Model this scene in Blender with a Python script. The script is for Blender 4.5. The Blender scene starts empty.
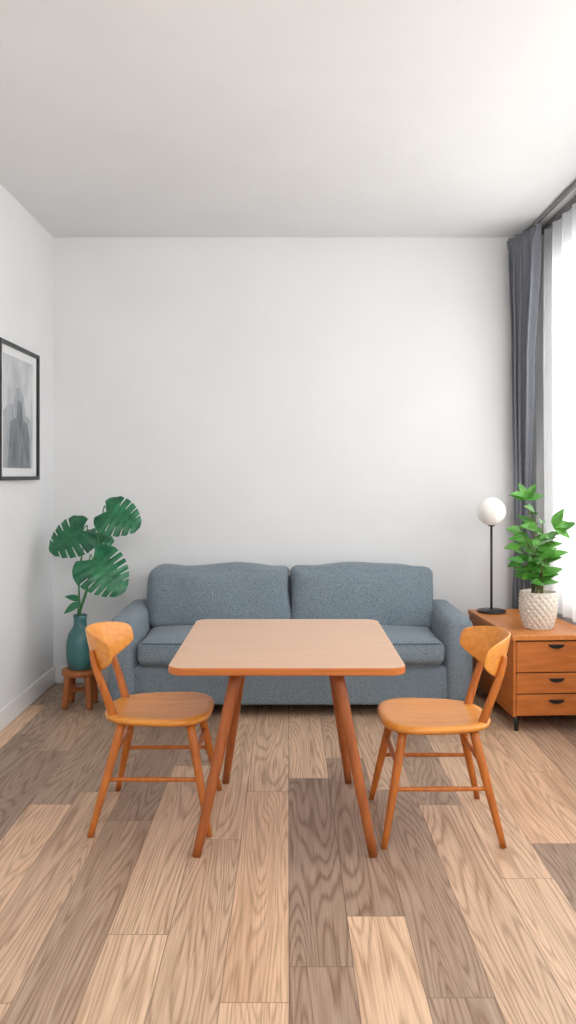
import bpy, bmesh, math, random
from mathutils import Vector, Matrix, noise
random.seed(7)
S=bpy.context.scene
S.view_settings.view_transform='Standard'
S.view_settings.look='None'
S.view_settings.exposure=0.0

def lin(c):
    r=[]
    for v in c:
        v=v/255.0
        r.append(v/12.92 if v<=0.04045 else ((v+0.055)/1.055)**2.4)
    return (r[0],r[1],r[2],1.0)

# ---------------- materials ----------------
def newmat(name):
    m=bpy.data.materials.new(name); m.use_nodes=True
    nt=m.node_tree; b=nt.nodes['Principled BSDF']
    return m,nt,b
def N(nt,t,**kw):
    n=nt.nodes.new(t)
    for k,v in kw.items(): setattr(n,k,v)
    return n
def math_n(nt,op,a,b=None,c=None):
    n=nt.nodes.new('ShaderNodeMath'); n.operation=op
    for i,v in enumerate((a,b,c)):
        if v is None: continue
        if isinstance(v,(int,float)): n.inputs[i].default_value=v
        else: nt.links.new(v,n.inputs[i])
    return n.outputs[0]
def mixc(nt,f,a,b,mode='MIX'):
    n=nt.nodes.new('ShaderNodeMix'); n.data_type='RGBA'; n.blend_type=mode
    for idx,v in ((0,f),(6,a),(7,b)):
        if isinstance(v,(int,float,tuple)): n.inputs[idx].default_value=v
        else: nt.links.new(v,n.inputs[idx])
    return n.outputs[2]
def simple(name,c1,c2=None,rough=0.5,scale=(8,8,8),bump=0.0,bscale=60,detail=4,spec=0.5,metal=0,lo=.35,hi=.65,sheen=0):
    m,nt,b=newmat(name)
    tc=N(nt,'ShaderNodeTexCoord'); mp=N(nt,'ShaderNodeMapping')
    mp.inputs['Scale'].default_value=scale
    nt.links.new(tc.outputs['Object'],mp.inputs[0])
    nz=N(nt,'ShaderNodeTexNoise'); nz.inputs['Scale'].default_value=1; nz.inputs['Detail'].default_value=detail
    nt.links.new(mp.outputs[0],nz.inputs['Vector'])
    rp=N(nt,'ShaderNodeValToRGB'); rp.color_ramp.elements[0].position=lo; rp.color_ramp.elements[1].position=hi
    rp.color_ramp.elements[0].color=lin(c1); rp.color_ramp.elements[1].color=lin(c2 or c1)
    nt.links.new(nz.outputs[0],rp.inputs[0]); nt.links.new(rp.outputs[0],b.inputs['Base Color'])
    b.inputs['Roughness'].default_value=rough; b.inputs['Specular IOR Level'].default_value=spec
    b.inputs['Metallic'].default_value=metal
    if sheen: b.inputs['Sheen Weight'].default_value=sheen
    if bump:
        n2=N(nt,'ShaderNodeTexNoise'); n2.inputs['Scale'].default_value=bscale; n2.inputs['Detail'].default_value=3
        nt.links.new(tc.outputs['Object'],n2.inputs['Vector'])
        bp=N(nt,'ShaderNodeBump'); bp.inputs['Strength'].default_value=bump; bp.inputs['Distance'].default_value=.01
        nt.links.new(n2.outputs[0],bp.inputs['Height']); nt.links.new(bp.outputs[0],b.inputs['Normal'])
    return m

M_wall=simple('wall_paint',(226,227,228),(229,230,231),.85,(2,2,2),.03,120,spec=.2)
M_ceil=simple('ceiling_paint',(227,228,228),(230,231,231),.9,(2,2,2),.03,120,spec=.1)
M_trim=simple('trim_paint',(232,232,232),(236,236,236),.45,(3,3,3))
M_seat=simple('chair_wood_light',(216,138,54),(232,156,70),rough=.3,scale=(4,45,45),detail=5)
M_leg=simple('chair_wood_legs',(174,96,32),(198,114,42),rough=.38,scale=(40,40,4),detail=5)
M_tleg=simple('table_wood_legs',(150,80,34),(172,96,44),.4,(40,40,4),detail=5)
M_ttop=simple('table_top_laminate',(208,166,132),(215,174,141),.33,(3,60,60),detail=6)
M_tedge=simple('table_edge_wood',(184,102,42),(200,116,52),.4,(4,60,60))
M_cab=simple('cabinet_wood',(182,102,42),(204,120,54),.4,(5,4,45),detail=6)
M_cabtop=simple('cabinet_top_wood',(200,122,56),(214,134,66),.35,(40,4,40),detail=6)
M_stool=simple('stool_wood',(150,86,42),(178,106,56),.5,(30,30,6))
M_black=simple('black_metal',(20,20,22),(26,26,28),.4)
M_gapshade=simple('gap_shade',(40,22,14),(46,26,16),.8)  # near-black brown that stands in for shade between drawer fronts
M_vase=simple('teal_glaze',(56,104,106),(70,122,122),.3,(10,10,4))
M_globe=simple('opal_glass',(245,243,238),(248,246,242),.25)
M_frame=simple('frame_black',(24,24,26),(30,30,32),.4)
M_mat=simple('picture_mat',(225,226,227),(228,229,230),.8)
M_art0=simple('art_paper',(176,180,184),(206,208,210),.8,(3,9,5),detail=6)
M_art1=simple('art_grey',(150,155,160),(174,178,182),.8,(6,30,8),detail=6)
M_art2=simple('art_dark',(104,110,116),(136,141,146),.8,(6,40,8),detail=6)
M_leaf=simple('monstera_green',(18,86,56),(38,118,76),.36,(14,14,14))
M_leafL=simple('monstera_stem',(54,110,64),(72,130,76),.5)
M_leaf2=simple('leaf_green',(46,112,30),(88,152,52),.42,(12,12,12))
M_stem2=simple('stem_brown',(88,92,48),(110,112,60),.6)
M_soil=simple('soil',(50,36,28),(74,54,42),.95,(60,60,60),.6,80)
M_track=simple('curtain_track',(120,120,122),(134,134,136),.4,metal=.3)
M_foot=simple('sofa_feet',(40,30,26),(52,40,34),.5)
M_winfr=simple('window_frame',(235,235,235),(238,238,238),.4)
M_pot=simple('woven_pot',(204,194,180),(230,222,210),.85,(70,70,90),.3,200)

# sofa fabric
def fabric(name,ca,cb,sc=110,bs=.45):
    m,nt,b=newmat(name)
    tc=N(nt,'ShaderNodeTexCoord')
    n1=N(nt,'ShaderNodeTexNoise'); n1.inputs['Scale'].default_value=sc; n1.inputs['Detail'].default_value=2
    n2=N(nt,'ShaderNodeTexNoise'); n2.inputs['Scale'].default_value=5; n2.inputs['Detail'].default_value=2
    for n in (n1,n2): nt.links.new(tc.outputs['Object'],n.inputs['Vector'])
    rp=N(nt,'ShaderNodeValToRGB'); e=rp.color_ramp.elements
    e[0].position=.36; e[1].position=.64; e[0].color=lin(ca); e[1].color=lin(cb)
    nt.links.new(n1.outputs[0],rp.inputs[0])
    o=mixc(nt,math_n(nt,'MULTIPLY',n2.outputs[0],.25),rp.outputs[0],lin(ca))
    nt.links.new(o,b.inputs['Base Color'])
    b.inputs['Roughness'].default_value=.95; b.inputs['Specular IOR Level'].default_value=.15
    b.inputs['Sheen Weight'].default_value=.15
    bp=N(nt,'ShaderNodeBump'); bp.inputs['Strength'].default_value=bs; bp.inputs['Distance'].default_value=.005
    nt.links.new(n1.outputs[0],bp.inputs['Height']); nt.links.new(bp.outputs[0],b.inputs['Normal'])
    return m
M_sofa=fabric('sofa_fabric',(100,113,123),(142,155,165),190,.4)
M_pipe=simple('sofa_piping',(76,88,98),(86,98,108),.9)
M_curt=fabric('curtain_fabric',(112,115,123),(132,135,143),200,.3)

# sheer
def sheer():
    m=bpy.data.materials.new('sheer_fabric'); m.use_nodes=True; nt=m.node_tree; nt.nodes.clear()
    out=N(nt,'ShaderNodeOutputMaterial'); tr=N(nt,'ShaderNodeBsdfTranslucent'); df=N(nt,'ShaderNodeBsdfDiffuse'); tp=N(nt,'ShaderNodeBsdfTransparent')
    tr.inputs[0].default_value=(.84,.85,.86,1); df.inputs[0].default_value=(.86,.87,.88,1)
    m1=N(nt,'ShaderNodeMixShader'); m1.inputs[0].default_value=.45
    nt.links.new(tr.outputs[0],m1.inputs[1]); nt.links.new(df.outputs[0],m1.inputs[2])
    m2=N(nt,'ShaderNodeMixShader')
    tc=N(nt,'ShaderNodeTexCoord'); nz=N(nt,'ShaderNodeTexNoise'); nz.inputs['Scale'].default_value=300
    nt.links.new(tc.outputs['Object'],nz.inputs['Vector'])
    nt.links.new(math_n(nt,'MULTIPLY',nz.outputs[0],.16),m2.inputs[0])
    nt.links.new(m1.outputs[0],m2.inputs[1]); nt.links.new(tp.outputs[0],m2.inputs[2])
    nt.links.new(m2.outputs[0],out.inputs[0]); return m
M_sheer=sheer()
def glassm():
    m=bpy.data.materials.new('window_glass'); m.use_nodes=True; nt=m.node_tree; nt.nodes.clear()
    out=N(nt,'ShaderNodeOutputMaterial'); g=N(nt,'ShaderNodeBsdfGlossy'); g.inputs['Roughness'].default_value=.02
    tp=N(nt,'ShaderNodeBsdfTransparent'); m1=N(nt,'ShaderNodeMixShader'); m1.inputs[0].default_value=.05
    nt.links.new(tp.outputs[0],m1.inputs[1]); nt.links.new(g.outputs[0],m1.inputs[2]); nt.links.new(m1.outputs[0],out.inputs[0]); return m
M_glass=glassm()

# floor planks
def floormat():
    m,nt,b=newmat('plank_floor')
    tc=N(nt,'ShaderNodeTexCoord'); sx=N(nt,'ShaderNodeSeparateXYZ'); nt.links.new(tc.outputs['Object'],sx.inputs[0])
    W=.184; L=1.45
    u=math_n(nt,'DIVIDE',math_n(nt,'ADD',sx.outputs[0],10*W-.003),W)
    row=math_n(nt,'FLOOR',u); fu=math_n(nt,'FRACT',u)
    wn=N(nt,'ShaderNodeTexWhiteNoise',noise_dimensions='1D'); nt.links.new(math_n(nt,'ADD',row,5.7),wn.inputs['W'])
    v=math_n(nt,'ADD',math_n(nt,'DIVIDE',math_n(nt,'ADD',sx.outputs[1],10),L),wn.outputs['Value'])
    pl=math_n(nt,'FLOOR',v); fv=math_n(nt,'FRACT',v)
    cb=N(nt,'ShaderNodeCombineXYZ'); nt.links.new(row,cb.inputs[0]); nt.links.new(pl,cb.inputs[1]); cb.inputs[2].default_value=4.0
    w2=N(nt,'ShaderNodeTexWhiteNoise',noise_dimensions='3D'); nt.links.new(cb.outputs[0],w2.inputs['Vector'])
    sc=N(nt,'ShaderNodeSeparateColor'); nt.links.new(w2.outputs['Color'],sc.inputs[0])
    rp=N(nt,'ShaderNodeValToRGB'); cr=rp.color_ramp; cr.interpolation='LINEAR'
    cols=[(0,(168,143,124)),(.3,(180,154,133)),(.5,(212,180,152)),(.75,(232,199,168)),(1,(228,190,156))]
    cr.elements[0].position=0; cr.elements[0].color=lin(cols[0][1]); cr.elements[1].position=1; cr.elements[1].color=lin(cols[-1][1])
    for p,c in cols[1:-1]:
        e=cr.elements.new(p); e.color=lin(c)
    nt.links.new(sc.outputs[0],rp.inputs[0])
    g=N(nt,'ShaderNodeCombineXYZ')
    nt.links.new(math_n(nt,'ADD',sx.outputs[0],math_n(nt,'MULTIPLY',sc.outputs[1],40)),g.inputs[0])
    nt.links.new(math_n(nt,'ADD',sx.outputs[1],math_n(nt,'MULTIPLY',sc.outputs[2],40)),g.inputs[1])
    mp=N(nt,'ShaderNodeMapping'); mp.inputs['Scale'].default_value=(7.5,.55,1); nt.links.new(g.outputs[0],mp.inputs[0])
    nz=N(nt,'ShaderNodeTexNoise'); nz.inputs['Scale'].default_value=1; nz.inputs['Detail'].default_value=1.2; nz.inputs['Roughness'].default_value=.35
    nz.inputs['Distortion'].default_value=.15
    nt.links.new(mp.outputs[0],nz.inputs['Vector'])
    mp2=N(nt,'ShaderNodeMapping'); mp2.inputs['Scale'].default_value=(170,4,1); nt.links.new(g.outputs[0],mp2.inputs[0])
    nf=N(nt,'ShaderNodeTexNoise'); nf.inputs['Scale'].default_value=1; nf.inputs['Detail'].default_value=5
    nt.links.new(mp2.outputs[0],nf.inputs['Vector'])
    ph=math_n(nt,'ADD',math_n(nt,'MULTIPLY',nz.outputs[0],160),math_n(nt,'MULTIPLY',nf.outputs[0],3.0))
    rings=math_n(nt,'SINE',ph)
    rings=math_n(nt,'POWER',math_n(nt,'MULTIPLY_ADD',rings,.5,.5),3.0)
    mp3=N(nt,'ShaderNodeMapping'); mp3.inputs['Scale'].default_value=(18,.8,1); nt.links.new(g.outputs[0],mp3.inputs[0])
    nb=N(nt,'ShaderNodeTexNoise'); nb.inputs['Scale'].default_value=1; nb.inputs['Detail'].default_value=4
    nt.links.new(mp3.outputs[0],nb.inputs['Vector'])
    dark=mixc(nt,1.0,rp.outputs[0],lin((168,148,132)),'MULTIPLY')
    st=math_n(nt,'MULTIPLY_ADD',sc.outputs[0],-.25,.72)
    st=math_n(nt,'MULTIPLY',st,math_n(nt,'MULTIPLY_ADD',nf.outputs[0],1.2,.3))
    c=mixc(nt,math_n(nt,'MULTIPLY',rings,st),rp.outputs[0],dark)
    f2c=N(nt,'ShaderNodeClamp'); nt.links.new(math_n(nt,'MULTIPLY',math_n(nt,'SUBTRACT',nf.outputs[0],.42),2.2),f2c.inputs[0])
    c=mixc(nt,math_n(nt,'MULTIPLY',f2c.outputs[0],.7),c,dark)
    f3=N(nt,'ShaderNodeClamp'); nt.links.new(math_n(nt,'MULTIPLY',math_n(nt,'SUBTRACT',nb.outputs[0],.50),2.0),f3.inputs[0])
    c=mixc(nt,f3.outputs[0],c,dark)
    du=math_n(nt,'MULTIPLY',math_n(nt,'MINIMUM',fu,math_n(nt,'SUBTRACT',1,fu)),W)
    dv=math_n(nt,'MULTIPLY',math_n(nt,'MINIMUM',fv,math_n(nt,'SUBTRACT',1,fv)),L)
    d=math_n(nt,'MINIMUM',du,dv)
    seam=math_n(nt,'LESS_THAN',d,.0013)
    c=mixc(nt,math_n(nt,'MULTIPLY',seam,.7),c,lin((88,66,52)))
    nt.links.new(c,b.inputs['Base Color'])
    b.inputs['Roughness'].default_value=.42; b.inputs['Specular IOR Level'].default_value=.4
    h=math_n(nt,'SUBTRACT',math_n(nt,'MULTIPLY',nf.outputs[0],.15),seam)
    bp=N(nt,'ShaderNodeBump'); bp.inputs['Strength'].default_value=.3; bp.inputs['Distance'].default_value=.002
    nt.links.new(h,bp.inputs['Height']); nt.links.new(bp.outputs[0],b.inputs['Normal'])
    return m
M_floor=floormat()

# ---------------- geometry helpers ----------------
def obj(name,verts,faces,mat,parent=None,smooth=False):
    me=bpy.data.meshes.new(name); me.from_pydata([tuple(v) for v in verts],[],faces); me.update()
    bm=bmesh.new(); bm.from_mesh(me); bmesh.ops.recalc_face_normals(bm,faces=bm.faces); bm.to_mesh(me); bm.free()
    o=bpy.data.objects.new(name,me); S.collection.objects.link(o)
    if isinstance(mat,(list,tuple)):
        for m in mat: me.materials.append(m)
    elif mat: me.materials.append(mat)
    if smooth:
        for p in me.polygons: p.use_smooth=True
    if parent: o.parent=parent
    return o
def empty(name,loc=(0,0,0),rot=0):
    e=bpy.data.objects.new(name,None); S.collection.objects.link(e); e.location=loc; e.rotation_euler=(0,0,rot); e.empty_display_size=.1
    return e
def box(name,lo,hi,mat,parent=None,bev=0,seg=3):
    x0,y0,z0=lo;x1,y1,z1=hi
    v=[(x0,y0,z0),(x1,y0,z0),(x1,y1,z0),(x0,y1,z0),(x0,y0,z1),(x1,y0,z1),(x1,y1,z1),(x0,y1,z1)]
    f=[(0,3,2,1),(4,5,6,7),(0,1,5,4),(1,2,6,5),(2,3,7,6),(3,0,4,7)]
    o=obj(name,v,f,mat,parent)
    if bev:
        md=o.modifiers.new('b','BEVEL'); md.width=bev; md.segments=seg
        for p in o.data.polygons: p.use_smooth=True
        md.harden_normals=True
    return o
def spline(pts,n=8):
    P=[Vector(p) for p in pts]
    if len(P)==2:
        return [P[0].lerp(P[1],i/n) for i in range(n+1)]
    Q=[P[0]*2-P[1]]+P+[P[-1]*2-P[-2]]
    out=[]
    for i in range(1,len(Q)-2):
        for k in range(n):
            t=k/n;a,b,c,d=Q[i-1],Q[i],Q[i+1],Q[i+2]
            out.append(.5*((2*b)+(c-a)*t+(2*a-5*b+4*c-d)*t*t+(3*b-a-3*c+d)*t**3))
    out.append(P[-1]); return out
def tube(name,pts,radii,mat,parent=None,seg=14,n=8,flat=1.0,up=None):
    C=spline(pts,n); m=len(C); verts=[];faces=[]
    up=Vector(up) if up else None
    prev=None
    for i,c in enumerate(C):
        t=(C[min(i+1,m-1)]-C[max(i-1,0)]).normalized()
        ref=up if up else (prev if prev else (Vector((0,0,1)) if abs(t.z)<.9 else Vector((1,0,0))))
        a=(ref-t*ref.dot(t)).normalized(); b=t.cross(a); prev=a
        s=i/(m-1)*(len(radii)-1); k=min(int(s),len(radii)-2); r=radii[k]+(radii[k+1]-radii[k])*(s-k)
        for j in range(seg):
            th=2*math.pi*j/seg
            verts.append(c+a*math.cos(th)*r*flat+b*math.sin(th)*r)
    for i in range(m-1):
        for j in range(seg):
            faces.append((i*seg+j,i*seg+(j+1)%seg,(i+1)*seg+(j+1)%seg,(i+1)*seg+j))
    faces.append(tuple(range(seg))[::-1]); faces.append(tuple((m-1)*seg+j for j in range(seg)))
    return obj(name,verts,faces,mat,parent,True)
def lathe(name,prof,mat,parent=None,seg=48,loc=(0,0,0),mod=None):
    verts=[];faces=[]
    for i,(r,z) in enumerate(prof):
        for j in range(seg):
            th=2*math.pi*j/seg
            rr=r+(mod(th,z,i) if mod and r>.001 else 0)
            verts.append((loc[0]+rr*math.cos(th),loc[1]+rr*math.sin(th),loc[2]+z))
    for i in range(len(prof)-1):
        for j in range(seg):
            faces.append((i*seg+j,i*seg+(j+1)%seg,(i+1)*seg+(j+1)%seg,(i+1)*seg+j))
    faces.append(tuple(range(seg))[::-1]); faces.append(tuple((len(prof)-1)*seg+j for j in range(seg)))
    return obj(name,verts,faces,mat,parent,True)
def softbox(name,lo,hi,r,mat,parent=None,n=16,puff=(0,0,0),nz=0,seed=0,shear=None):
    lo=Vector(lo);hi=Vector(hi);c=(lo+hi)/2;h=(hi-lo)/2
    bm=bmesh.new(); bmesh.ops.create_cube(bm,size=2)
    bmesh.ops.subdivide_edges(bm,edges=bm.edges[:],cuts=n,use_grid_fill=True)
    for v in bm.verts:
        p=v.co.copy()
        q=Vector([math.copysign(abs(x)**.75,x) if abs(x)<1 else x for x in p])
        w=Vector((q.x*h.x,q.y*h.y,q.z*h.z))
        inner=Vector([max(-(h[i]-r),min(h[i]-r,w[i])) for i in range(3)])
        d=w-inner
        if d.length>1e-6:
            w=inner+d.normalized()*r
        fx=(1-q.x**2);fy=(1-q.y**2);fz=(1-q.z**2)
        w.x+=puff[0]*q.x*fy*fz; w.y+=puff[1]*q.y*fx*fz; w.z+=puff[2]*q.z*fx*fy
        if nz:
            w+=noise.noise_vector((w+c)*5+Vector((seed,0,0)))*nz
        w=w+c
        if shear: w=shear(w)
        v.co=w
    me=bpy.data.meshes.new(name); bm.to_mesh(me); bm.free()
    for p in me.polygons:p.use_smooth=True
    me.materials.append(mat)
    o=bpy.data.objects.new(name,me); S.collection.objects.link(o)
    if parent:o.parent=parent
    return o

# ---------------- room ----------------
XL,XR,YB,YF,H=-1.58,1.72,5.52,-1.6,3.0
box('floor',(XL-.15,YF,-.1),(XR+.15,YB+.15,0),M_floor)
box('ceiling',(XL-.15,YF,H),(XR+.15,YB+.15,H+.1),M_ceil)
box('wall_back',(XL-.15,YB,0),(XR+.15,YB+.15,H),M_wall)
box('wall_left',(XL-.15,YF,0),(XL,YB,H),M_wall)
WY0,WY1,WZ0,WZ1=1.2,5.15,.62,2.78
def merge_boxes(name,bs,mat):
    v=[];f=[]
    for lo,hi in bs:
        k=len(v);x0,y0,z0=lo;x1,y1,z1=hi
        v+=[(x0,y0,z0),(x1,y0,z0),(x1,y1,z0),(x0,y1,z0),(x0,y0,z1),(x1,y0,z1),(x1,y1,z1),(x0,y1,z1)]
        f+=[tuple(k+i for i in q) for q in [(0,3,2,1),(4,5,6,7),(0,1,5,4),(1,2,6,5),(2,3,7,6),(3,0,4,7)]]
    return obj(name,v,f,mat)
merge_boxes('wall_right',[((XR,YF,0),(XR+.15,WY0,H)),((XR,WY1,0),(XR+.15,YB,H)),((XR,WY0,0),(XR+.15,WY1,WZ0)),((XR,WY0,WZ1),(XR+.15,WY1,H))],M_wall)
win=empty('window_1')
fb=[]
x0,x1=XR+.05,XR+.11
for (a,b,c,d) in [(WY0,WY1,WZ0,WZ0+.06),(WY0,WY1,WZ1-.06,WZ1),(WY0,WY0+.06,WZ0,WZ1),(WY1-.06,WY1,WZ0,WZ1),(2.48,2.54,WZ0,WZ1),(3.81,3.87,WZ0,WZ1)]:
    fb.append(((x0,a,c),(x1,b,d)))
o=merge_boxes('frame',fb,M_winfr); o.parent=win
box('glass',(XR+.075,WY0+.03,WZ0+.03),(XR+.081,WY1-.03,WZ1-.03),M_glass,win)
box('trim_1',(XR-.018,WY0-.05,WZ0-.035),(XR+.05,WY1+.05,WZ0),M_trim,bev=.005)  # sill
def baseboard(name,lo,hi):
    box(name,lo,hi,M_trim,bev=.006,seg=2)
baseboard('baseboard_left',(XL,YF,0),(XL+.016,YB,.115))
baseboard('baseboard_back',(XL+.016,YB-.016,0),(XR-.016,YB,.115))
baseboard('baseboard_right',(XR-.016,YF,0),(XR,YB,.115))

# ---------------- sofa ----------------
sofa=empty('sofa',(.016,0,0))
W=1.05; AW=.16; yf=4.70; yb=5.46
softbox('base',(-W+.1,yf+.02,.07),(W-.1,yb,.30),.02,M_sofa,sofa,n=10)
softbox('back_frame',(-W+.12,yb-.16,.2),(W-.12,yb,.74),.05,M_sofa,sofa,n=12)
for s,nm in ((-1,'arm_1'),(1,'arm_2')):
    a,b=sorted((s*W,s*(W-AW)))
    softbox(nm,(a,yf,.07),(b,yb-.02,.58),.05,M_sofa,sofa,n=16,puff=(.012,.01,.01),nz=.006,seed=s)
for i,(a,b) in enumerate(((-W+AW+.006,-.005),(.005,W-AW-.006))):
    softbox('seat_cushion_%d'%(i+1),(a,yf-.02,.297),(b,yb-.2,.45),.052,M_sofa,sofa,n=20,puff=(.0,.018,.024),nz=.010,seed=i*3.1)
    def sh(w):
        w=w.copy(); w.y+=(w.z-.4)*.18; return w
    softbox('back_cushion_%d'%(i+1),(a+(-.012 if i==0 else .0),yb-.36,.43),(b+(.012 if i==1 else 0),yb-.14,.81),.05,M_sofa,sofa,n=24,puff=(.0,.05,.014),nz=.022,seed=7+i*2.3,shear=sh)
    for z in (.307,.437):
        tube('piping',[(a+.03,yf-.022,z),((a+b)/2,yf-.036,z),(b-.03,yf-.022,z)],[.004,.004],M_pipe,sofa,seg=8)
for x in (-W+.1,W-.1):
    for y in (yf+.08,yb-.08):
        lathe('foot',[(.02,0),(.028,.08)],M_foot,sofa,16,(x,y,0))

# ---------------- table ----------------
table=empty('dining_table',(-.004,0,0))
def roundrect(x0,x1,y0,y1,r,n=10):
    out=[]
    for cx,cy,a0 in ((x1-r,y1-r,0),(x0+r,y1-r,90),(x0+r,y0+r,180),(x1-r,y0+r,270)):
        for i in range(n+1):
            a=math.radians(a0+90*i/n); out.append((cx+r*math.cos(a),cy+r*math.sin(a)))
    return out
def slab(name,outline,z0,z1,mat,parent,bev=.006,mat_top=None):
    n=len(outline); v=[(x,y,z0) for x,y in outline]+[(x,y,z1) for x,y in outline]
    f=[tuple(range(n))[::-1],tuple(range(n,2*n))]+[(i,(i+1)%n,n+(i+1)%n,n+i) for i in range(n)]
    o=obj(name,v,f,[mat]+([mat_top] if mat_top else []),parent)
    if mat_top: o.data.polygons[1].material_index=1
    md=o.modifiers.new('b','BEVEL'); md.width=bev; md.segments=3; md.limit_method='ANGLE'; md.angle_limit=math.radians(50)
    md.harden_normals=True
    for p in o.data.polygons:p.use_smooth=True
    return o
TZ=.712
slab('top',roundrect(-.43,.43,2.92,3.92,.06),TZ-.028,TZ,M_tedge,table,.005,M_ttop)
slab('apron',roundrect(-.22,.22,3.06,3.74,.02),TZ-.055,TZ-.027,M_tleg,table,.003)
for i,(sx,ty,fy,fx) in enumerate(((-1,3.11,3.01,.332),(1,3.11,3.01,.318),(-1,3.66,3.73,.28),(1,3.66,3.73,.28))):
    tube('leg_%d'%(i+1),[(sx*.185,ty,TZ-.03),(sx*fx,fy,0.0)],[.024,.021,.0165],M_tleg,table,seg=18)

# ---------------- chairs ----------------
def chair(name,loc,rot):
    e=empty(name,loc,rot)
    V=[];F=[];seg=64
    SZ=.445
    def outline(t):
        a=2*math.pi*t; c,s=math.cos(a),math.sin(a)
        ex=2/3.0
        x=math.copysign(abs(c)**ex,c); y=math.copysign(abs(s)**ex,s)
        y*= (.215+.025*x); x*=.22
        return x,y
    rings=[0.0,.25,.5,.7,.85,.94,.985,1.0]
    def ztop(r,x,y):
        d=-.014*(1-min(1,(r/.9))**2)
        return SZ+d-(.006 if r>.96 else 0)-(.006 if r>.99 else 0)
    for side in (0,1):
        for r in rings:
            for j in range(seg):
                x,y=outline(j/seg)
                if side==0: V.append((x*r,y*r,ztop(r,x,y)))
                else: V.append((x*r*.985,y*r*.985,SZ-.034+(.010 if r>.98 else (.003 if r>.9 else 0))))
    R=len(rings)
    for side in (0,1):
        b=side*R*seg
        for i in range(R-1):
            for j in range(seg):
                F.append((b+i*seg+j,b+i*seg+(j+1)%seg,b+(i+1)*seg+(j+1)%seg,b+(i+1)*seg+j))
    for j in range(seg):
        F.append(((R-1)*seg+j,(R-1)*seg+(j+1)%seg,(2*R-1)*seg+(j+1)%seg,(2*R-1)*seg+j))
    o=obj('seat',V,F,M_seat,e,True)
    bm=bmesh.new(); bm.from_mesh(o.data); bmesh.ops.remove_doubles(bm,verts=bm.verts,dist=1e-5); bmesh.ops.recalc_face_normals(bm,faces=bm.faces); bm.to_mesh(o.data); bm.free()
    zt=SZ-.025
    legs=[((.14,-.15,zt),(.225,-.235,0)),((.14,.15,zt),(.225,.235,0)),((-.13,-.14,zt),(-.235,-.24,0)),((-.13,.14,zt),(-.225,.23,0))]
    for i,(a,b) in enumerate(legs):
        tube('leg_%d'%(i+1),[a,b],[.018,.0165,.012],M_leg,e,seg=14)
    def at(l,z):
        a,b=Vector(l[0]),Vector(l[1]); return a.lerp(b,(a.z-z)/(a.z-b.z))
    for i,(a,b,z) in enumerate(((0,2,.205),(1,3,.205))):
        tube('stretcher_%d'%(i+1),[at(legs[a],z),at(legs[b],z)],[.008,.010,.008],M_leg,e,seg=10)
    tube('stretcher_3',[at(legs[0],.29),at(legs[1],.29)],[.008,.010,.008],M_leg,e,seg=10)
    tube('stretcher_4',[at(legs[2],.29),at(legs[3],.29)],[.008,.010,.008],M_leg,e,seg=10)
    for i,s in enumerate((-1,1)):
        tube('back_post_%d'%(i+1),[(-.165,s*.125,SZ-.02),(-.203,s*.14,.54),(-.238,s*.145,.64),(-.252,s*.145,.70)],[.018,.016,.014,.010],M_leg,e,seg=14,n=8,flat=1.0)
    V=[];F=[];nu=40;nv=14
    def surf(u,v,off):
        y=.222*u
        xb=-.285+.125*abs(u)**2.0
        e_=max(0.,1-abs(u)**5)**.4
        top=.772-.012*u*u
        bot=.588+.065*abs(u)**1.6
        mid=(top+bot)/2; hh=(top-bot)/2*(.35+.65*e_)
        z=mid+hh*v
        x=xb-(z-.7)*.26+off*(.25+.75*math.sqrt(max(0,1-v*v)))*(.4+.6*e_)
        return (x,y,z)
    for side,off in ((0,-.009),(1,.009)):
        for i in range(nu+1):
            for k in range(nv+1):
                V.append(surf(math.sin((-1+2*i/nu)*math.pi/2),math.sin((-1+2*k/nv)*math.pi/2),off))
    Q=(nu+1)*(nv+1)
    for i in range(nu):
        for k in range(nv):
            a=i*(nv+1)+k
            F.append((a,a+1,a+nv+2,a+nv+1)); F.append((Q+a,Q+a+nv+1,Q+a+nv+2,Q+a+1))
    for i in range(nu):
        for k in (0,nv):
            a=i*(nv+1)+k; F.append((a,a+nv+1,Q+a+nv+1,Q+a))
    for i in (0,nu):
        for k in range(nv):
            a=i*(nv+1)+k; F.append((a,a+1,Q+a+1,Q+a))
    obj('backrest',V,F,M_seat,e,True)
    return e
chair('dining_chair',(-.53,3.41,0),math.radians(0))
chair('dining_chair',(.585,3.31,0),math.radians(180))

# ---------------- cabinet ----------------
cab=empty('drawer_cabinet',(1.222,4.45,0),math.radians(3.2))
cx0,cx1,cy0,cy1,cz0,cz1=0,.455,0,.865,.085,.53
box('top',(cx0-.008,cy0-.012,cz1-.028),(cx1,cy1,cz1),M_cabtop,cab,.004)
box('body',(cx0,cy0+.02,cz0),(cx1-.005,cy1,cz1-.028),M_cab,cab,.003)
box('gap_shade_sheet',(cx0+.01,cy0+.012,cz0+.01),(cx1-.015,cy0+.021,cz1-.03),M_gapshade,cab)  # dark sheet painted as the shade in the gaps between drawers
zs=[cz0+.004,cz0+.124,cz0+.240,cz1-.034]
for i in range(3):
    a,b=zs[i]+.003,zs[i+1]-.003
    box('drawer_%d'%(i+1),(cx0+.018,cy0-.002,a),(cx1-.02,cy0+.014,b),M_cab,cab,.003)
    hx=(cx0+cx1)/2+.01; out=[];n=16
    hz=b-.028 if i<2 else b-.015
    for j in range(n+1):
        t=math.pi+math.pi*j/n; out.append((hx+.042*math.cos(t),hz+.02*math.sin(t)))
    v=[(x,cy0-.014,z) for x,z in out]+[(x,cy0+.0,z) for x,z in out]; m=n+1
    f=[tuple(range(m)),tuple(range(m,2*m))[::-1]]+[(j,(j+1)%m,m+(j+1)%m,m+j) for j in range(m)]
    obj('pull_%d'%(i+1),v,f,M_black,cab)
box('side_stile',(cx0,cy0-.002,cz0),(cx0+.016,cy0+.02,cz1-.028),M_cab,cab,.002)
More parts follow.
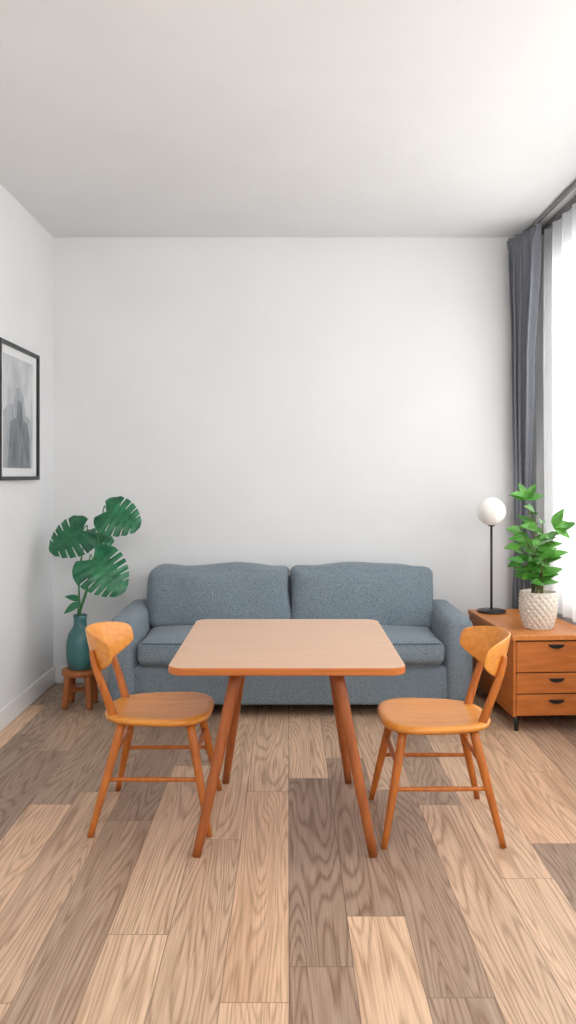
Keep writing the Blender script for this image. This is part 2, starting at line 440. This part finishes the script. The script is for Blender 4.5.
for i,(x,y) in enumerate(((cx0+.03,cy0+.04),(cx1-.04,cy0+.04),(cx0+.03,cy1-.05),(cx1-.04,cy1-.05))):
    lathe('foot_%d'%(i+1),[(.011,0),(.018,cz0+.002)],M_black,cab,16,(x,y,0))

# ---------------- lamp ----------------
lamp=empty('table_lamp',(1.29,5.2,cz1))
lathe('base',[(.0,0),(.088,0),(.09,.004),(.09,.012),(.086,.016),(.012,.018),(.0,.018)],M_black,lamp)
lathe('stem',[(.0075,.01),(.0075,.55)],M_black,lamp,16)
lathe('collar',[(.02,.545),(.022,.575)],M_black,lamp,20)
R=.09; lathe('globe',[(max(.0005,R*math.sin(a)),.64-R*math.cos(a)) for a in [math.pi*i/28 for i in range(29)]],M_globe,lamp)

# ---------------- leaves ----------------
def frame_of(tip,nrm):
    y=Vector(tip).normalized(); z=Vector(nrm); z=(z-y*z.dot(y)).normalized(); x=y.cross(z)
    return x,y,z
def leaf_geo(base,tip,nrm,length,width,droop=.25,fold=.15,nl=10,nw=4,V=None,F=None,xmax=None):
    x,y,z=frame_of(tip,nrm); k=len(V)
    for i in range(nl+1):
        t=i/nl
        w=width*.5*(math.sin(math.pi*t**.8)**.85)*(1-.15*t) if 0<t<1 else .001
        for j in range(-nw,nw+1):
            s=j/nw
            p=Vector(base)+y*length*t+x*w*s+z*(fold*w*abs(s)-droop*length*t*t)
            if xmax is not None and p.x>xmax: p.x=xmax+(p.x-xmax)*.05
            V.append(p)
    m=2*nw+1
    for i in range(nl):
        for j in range(m-1):
            a=k+i*m+j; F.append((a,a+1,a+m+1,a+m))
def monstera(name,base,tip,nrm,L,Wd,parent,slits=5,droop=.3):
    x,y,z=frame_of(tip,nrm); V=[];F=[]
    ny=240; nw=12
    def halfw(t):
        if t<=0: return 0
        return Wd*.5*(math.sin(math.pi*min(1,t)**.55)**.62)
    cuts=[.28+.50*i/(slits-1) for i in range(slits)]
    def P(t,s,side):
        w=halfw(t)
        sweep=L*(-.24*(1-t)**2.0+.12*t*(1-t)*2)*s**1.3
        py=t*L+sweep; px=side*w*s
        zz=-droop*L*(t*t)*.9-.28*w*s*s+.10*w*s+.005*math.sin(t*40)*s
        return Vector(base)+x*px+y*py+z*zz
    for side in (-1,1):
        k=len(V)
        for i in range(ny+1):
            t=.012+.988*i/ny
            cut=0
            for q in cuts:
                q2=q+(.03 if side>0 else 0)
                cut=max(cut,math.exp(-(abs(t-q2)/.0145)**4))
            smax=1-.52*cut
            for j in range(nw+1):
                V.append(P(t,smax*j/nw,side))
        m=nw+1
        for i in range(ny):
            for j in range(nw):
                a=k+i*m+j; F.append((a,a+1,a+m+1,a+m))
    obj(name,V,F,M_leaf,parent,True)
    tube(name+'_midrib',[P(t,0,1)+z*.001 for t in (.02,.3,.6,.9)],[.003,.001],M_leafL,parent,seg=6)
    edges=[.12]+[(cuts[i]+cuts[i+1])/2 for i in range(slits-1)]
    for q in edges:
        for s in (-1,1):
            tube(name+'_vein',[P(q,u,s)+z*.0012 for u in (0,.35,.75)],[.0012,.0005],M_leafL,parent,seg=5,n=4)

# ---------------- stool + monstera ----------------
SX,SY=-1.262,4.98
stool=empty('plant_stool',(SX,SY,0))
STZ=.225
lathe('seat',[(0,STZ-.035),(.098,STZ-.035),(.108,STZ-.03),(.11,STZ-.018),(.108,STZ-.004),(.103,STZ),(0,STZ)],M_stool,stool)
for i in range(4):
    a=math.radians(45+90*i); c,s=math.cos(a),math.sin(a)
    tube('leg_%d'%(i+1),[(.085*c,.085*s,STZ-.03),(.105*c,.105*s,0)],[.02,.021,.018],M_stool,stool,seg=12)
for i in range(2):
    a=math.radians(45+90*i); c,s=math.cos(a)*.09,math.sin(a)*.09
    tube('crossbar_%d'%(i+1),[(-c,-s,.10),(c,s,.10)],[.011,.011],M_stool,stool,seg=8)
mon=empty('potted_monstera',(SX,SY,STZ))
lathe('vase',[(0,0),(.06,0),(.07,.006),(.080,.06),(.084,.12),(.081,.17),(.07,.215),(.05,.245),(.04,.262),(.038,.30),(.043,.325),(.040,.327),(.034,.30),(.034,.27),(0,.265)],M_vase,mon)
def L(px,py,Y=SY):
    return Vector(((px-288)*Y/820-SX, Y-SY, 1.4-(py-475)*Y/820-STZ))
mouth=Vector((0,0,.27))
specs=[
 ((106,511),4.93,(.9,-.35,-.30),(.12,-.88,.42),.225,.27,4),
 ((84,530),4.98,(-.9,-.30,-.42),(-.12,-.88,.42),.235,.28,4),
 ((92,559),4.86,(.72,-.32,-.58),(.3,-.88,.35),.27,.32,5),
 ((88,536),5.10,(.9,-.1,-.05),(.1,-.7,.7),.16,.16,4),
]
for i,(p,Y,tip,nrm,ll,ww,sl) in enumerate(specs):
    c=L(*p,Y)
    monstera('leaf_%d'%(i+1),c,tip,nrm,ll,ww,mon,sl)
    b=mouth+Vector((random.uniform(-.015,.015),random.uniform(-.012,.012),-.01))
    mid=b.lerp(c,.5)+Vector((-.02 if c.x<.08 else .01,0,.03))
    t_=Vector(tip).normalized()
    tube('stem_%d'%(i+1),[b,b+Vector((0,0,.08)),mid,c-t_*.02+Vector((0,.004,.004)),c+t_*.01],[.006,.005,.004,.003],M_leafL,mon,seg=8)
V=[];F=[]
for (bp,Y,tip,ll,ww) in [((80,603),4.95,(-.8,-.3,-.35),.11,.06),((80,600),5.0,(-.5,-.2,.25),.09,.05)]:
    leaf_geo(L(*bp,Y),tip,(0,-.7,.7),ll,ww,.3,.1,V=V,F=F)
    tube('sprig_stem',[mouth,L(*bp,Y)],[.003,.002],M_leafL,mon,seg=6)
obj('small_leaves',V,F,M_leaf,mon,True)

# ---------------- right plant ----------------
PX,PY=1.425,4.67
pl=empty('potted_houseplant',(PX,PY,cz1))
def weave(th,z,i):
    if z>.2 or z<.004: return 0
    return .009*(abs(math.sin(9*th+z*75))*abs(math.sin(9*th-z*75)))-.004
prof=[(.0,0),(.078,0)]+[(.078+.026*math.sin(min(1,(z/.2)*1.15)*math.pi*.62),z) for z in [.006+.0047*k for k in range(41)]]+[(.101,.199),(.103,.205),(.098,.209),(.09,.204),(.09,.175),(0,.175)]
lathe('pot',prof,M_pot,pl,seg=216,mod=lambda th,z,i: weave(th,z,i) if 1<i<42 else 0)
lathe('soil',[(0,.17),(.091,.17),(.091,.182),(0,.188)],M_soil,pl,32)
V=[];F=[]
stems=[((526,497),4.64),((543,522),4.60),((520,528),4.58),((556,532),4.58),((533,545),4.52),((550,550),4.55),((524,562),4.56),((535,512),4.70),((546,538),4.72),((517,545),4.64),((540,560),4.50),((528,540),4.70),((537,530),4.56)]
rnd=random.Random(11)
XM=.17
def PL(px,py,Y): return Vector(((px-288)*Y/820-PX, Y-PY, 1.4-(py-475)*Y/820-cz1))
for i,(p,Y) in enumerate(stems):
    top=PL(*p,Y); b=Vector((rnd.uniform(-.03,.03),rnd.uniform(-.03,.03),.175))
    mid=b.lerp(top,.5)+Vector((-(top.x)*.15,0,.02))
    tube('stem_%d'%(i+1),[b,mid,top],[.005,.0035,.002],M_stem2,pl,seg=7)
    C=spline([b,mid,top],8)
    nleaf=5
    for k in range(nleaf):
        t=.35+.65*k/(nleaf-1); q=C[int(t*(len(C)-1))]
        az=(rnd.uniform(0,.5)+2.4*k+i)
        up=rnd.uniform(.1,.6)
        d=Vector((math.cos(az),math.sin(az)*.6-.25,up))
        if d.x>0 and q.x+d.x*.12>.15: d.x*=.4
        leaf_geo(q,d,Vector((-d.x*.3,-.7,.7)),rnd.uniform(.095,.13),rnd.uniform(.05,.066),.3,.25,V=V,F=F,xmax=XM)
for d in [(-.3,-.1,.9),(.9,-.2,.3),(-.8,-.2,.3),(.4,-.3,.8)]:
    q=PL(526,499,4.64); leaf_geo(q,d,(-d[0]*.3,-.8,.5),.10,.052,.25,.2,V=V,F=F,xmax=XM)
for d in [(.9,-.2,.2),(.5,-.3,-.3),(.3,-.3,.7)]:
    q=PL(553,526,4.58); leaf_geo(q,d,(0,-.75,.6),.11,.06,.25,.2,V=V,F=F,xmax=XM)
for q_,d in [((522,530),(-.9,-.2,.15)),((520,546),(-.9,-.2,.0)),((522,562),(-.8,-.3,-.1))]:
    leaf_geo(PL(*q_,4.6),d,(0,-.75,.6),.09,.05,.25,.2,V=V,F=F,xmax=XM)
obj('leaves',V,F,M_leaf2,pl,True)

# ---------------- curtains ----------------
def curtain(name,P0,P1,z0,z1,folds,amp,mat,ns,nzv,parent=None,phase=0,irr=.3):
    V=[];F=[]
    for k in range(nzv+1):
        v=k/nzv; z=z1+(z0-z1)*v
        a=P0(v);b=P1(v); d=(b-a); L_=d.length; t=d/L_; nrm=Vector((-t.y,t.x,0))
        for i in range(ns+1):
            u=i/ns
            uu=u+irr/folds*.5*math.sin(u*7.3+phase)+.004*math.sin(v*5+u*9)
            ph=2*math.pi*folds*uu+phase
            am=amp(v)*(1+.35*math.sin(u*23+phase))
            p=a+d*u+nrm*am*math.sin(ph)+t*am*.35*math.sin(2*ph)
            V.append((p.x,p.y,z))
    for k in range(nzv):
        for i in range(ns):
            q=k*(ns+1)+i; F.append((q,q+1,q+ns+2,q+ns+1))
    o=obj(name,V,F,mat,parent,True)
    return o
def pw(pts):
    def f(v):
        for (v0,a),(v1,b) in zip(pts,pts[1:]):
            if v<=v1:
                s=(v-v0)/(v1-v0); s=s*s*(3-2*s); return Vector(a).lerp(Vector(b),s)
        return Vector(pts[-1][1])
    return f
dc=empty('window_curtain')
P0=pw([(0,(1.455,5.45,0)),(.04,(1.475,5.45,0)),(.25,(1.50,5.455,0)),(.6,(1.515,5.455,0)),(.85,(1.49,5.45,0)),(1,(1.49,5.45,0))])
P1=pw([(0,(1.56,5.06,0)),(.04,(1.556,5.09,0)),(.3,(1.56,5.24,0)),(.6,(1.58,5.36,0)),(.8,(1.61,5.42,0)),(1,(1.63,5.42,0))])
c=curtain('drape',P0,P1,.02,2.955,5,lambda v:.032 if .03<v<.7 else .016,M_curt,180,60,dc,irr=.25)
md=c.modifiers.new('s','SOLIDIFY'); md.thickness=.003
sh=empty('sheer_curtain')
curtain('sheer',lambda v:Vector((1.65,5.40,0)),lambda v:Vector((1.65,1.1,0)),.56,2.955,27,lambda v:.022+.006*v,M_sheer,800,8,sh,phase=1,irr=.5)
rail=empty('curtain_rail')
box('track_1',(1.555,1.0,2.975),(1.575,5.50,2.999),M_track,rail,.002)
box('track_2',(1.640,1.0,2.962),(1.66,5.50,2.999),M_track,rail,.002)

# ---------------- picture ----------------
pic=empty('framed_picture')
fy0,fy1,fz0,fz1=4.43,5.13,1.37,2.145; fw=.022; x=XL
box('backing',(x,fy0+.005,fz0+.005),(x+.012,fy1-.005,fz1-.005),M_mat,pic)
for i,(a,b,c_,d) in enumerate(((fy0,fy1,fz0,fz0+fw),(fy0,fy1,fz1-fw,fz1),(fy0,fy0+fw,fz0+fw,fz1-fw),(fy1-fw,fy1,fz0+fw,fz1-fw))):
    box('frame_%d'%(i+1),(x,a,c_),(x+.028,b,d),M_frame,pic,.002)
ay0,ay1,az0,az1=fy0+.08,fy1-.10,fz0+.07,fz1-.07
box('art',(x+.012,ay0,az0),(x+.014,ay1,az1),M_art0,pic)
def artpoly(nm,pts,mat,dx):
    P=[(x+dx,ay0+(ay1-ay0)*u,az0+(az1-az0)*v) for u,v in pts]
    obj(nm,P,[tuple(range(len(P)))],mat,pic)
artpoly('art_shape_1',[(.0,.0),(.95,.0),(.96,.3),(.9,.45),(.72,.5),(.66,.66),(.5,.74),(.36,.72),(.3,.58),(.12,.55),(0,.5)],M_art1,.0146)
artpoly('art_shape_2',[(.12,.0),(.9,.0),(.88,.28),(.78,.42),(.66,.44),(.6,.6),(.47,.62),(.42,.46),(.22,.42),(.16,.2)],M_art2,.0151)

# ---------------- lights ----------------
def area(name,loc,target,sx,sy,power,col=(1,1,1)):
    l=bpy.data.lights.new(name,'AREA'); l.shape='RECTANGLE'; l.size=sx; l.size_y=sy; l.energy=power; l.color=col
    o=bpy.data.objects.new(name,l); S.collection.objects.link(o); o.location=loc
    o.rotation_euler=(Vector(target)-Vector(loc)).to_track_quat('-Z','Y').to_euler(); return o
area('window_daylight',(2.35,3.1,1.9),(0,3.1,1.3),3.9,2.4,235,(1,.985,.96))
area('rear_fill_added',(0.5,-1.2,2.6),(0,4,0.9),1.8,.9,58,(1,.99,.98))  # soft fill added behind the camera, not a lamp of the room
w=bpy.data.worlds.new('World'); S.world=w; w.use_nodes=True
w.node_tree.nodes['Background'].inputs[0].default_value=(.96,.975,1,1); w.node_tree.nodes['Background'].inputs[1].default_value=.74

cam=bpy.data.cameras.new('cam'); co=bpy.data.objects.new('camera',cam); S.collection.objects.link(co)
co.location=(0,0,1.4); co.rotation_euler=(math.radians(90),0,0)
cam.sensor_fit='VERTICAL'; cam.sensor_height=36; cam.lens=36*820/1024; cam.shift_y=-37/1024; cam.clip_start=.05
S.camera=co
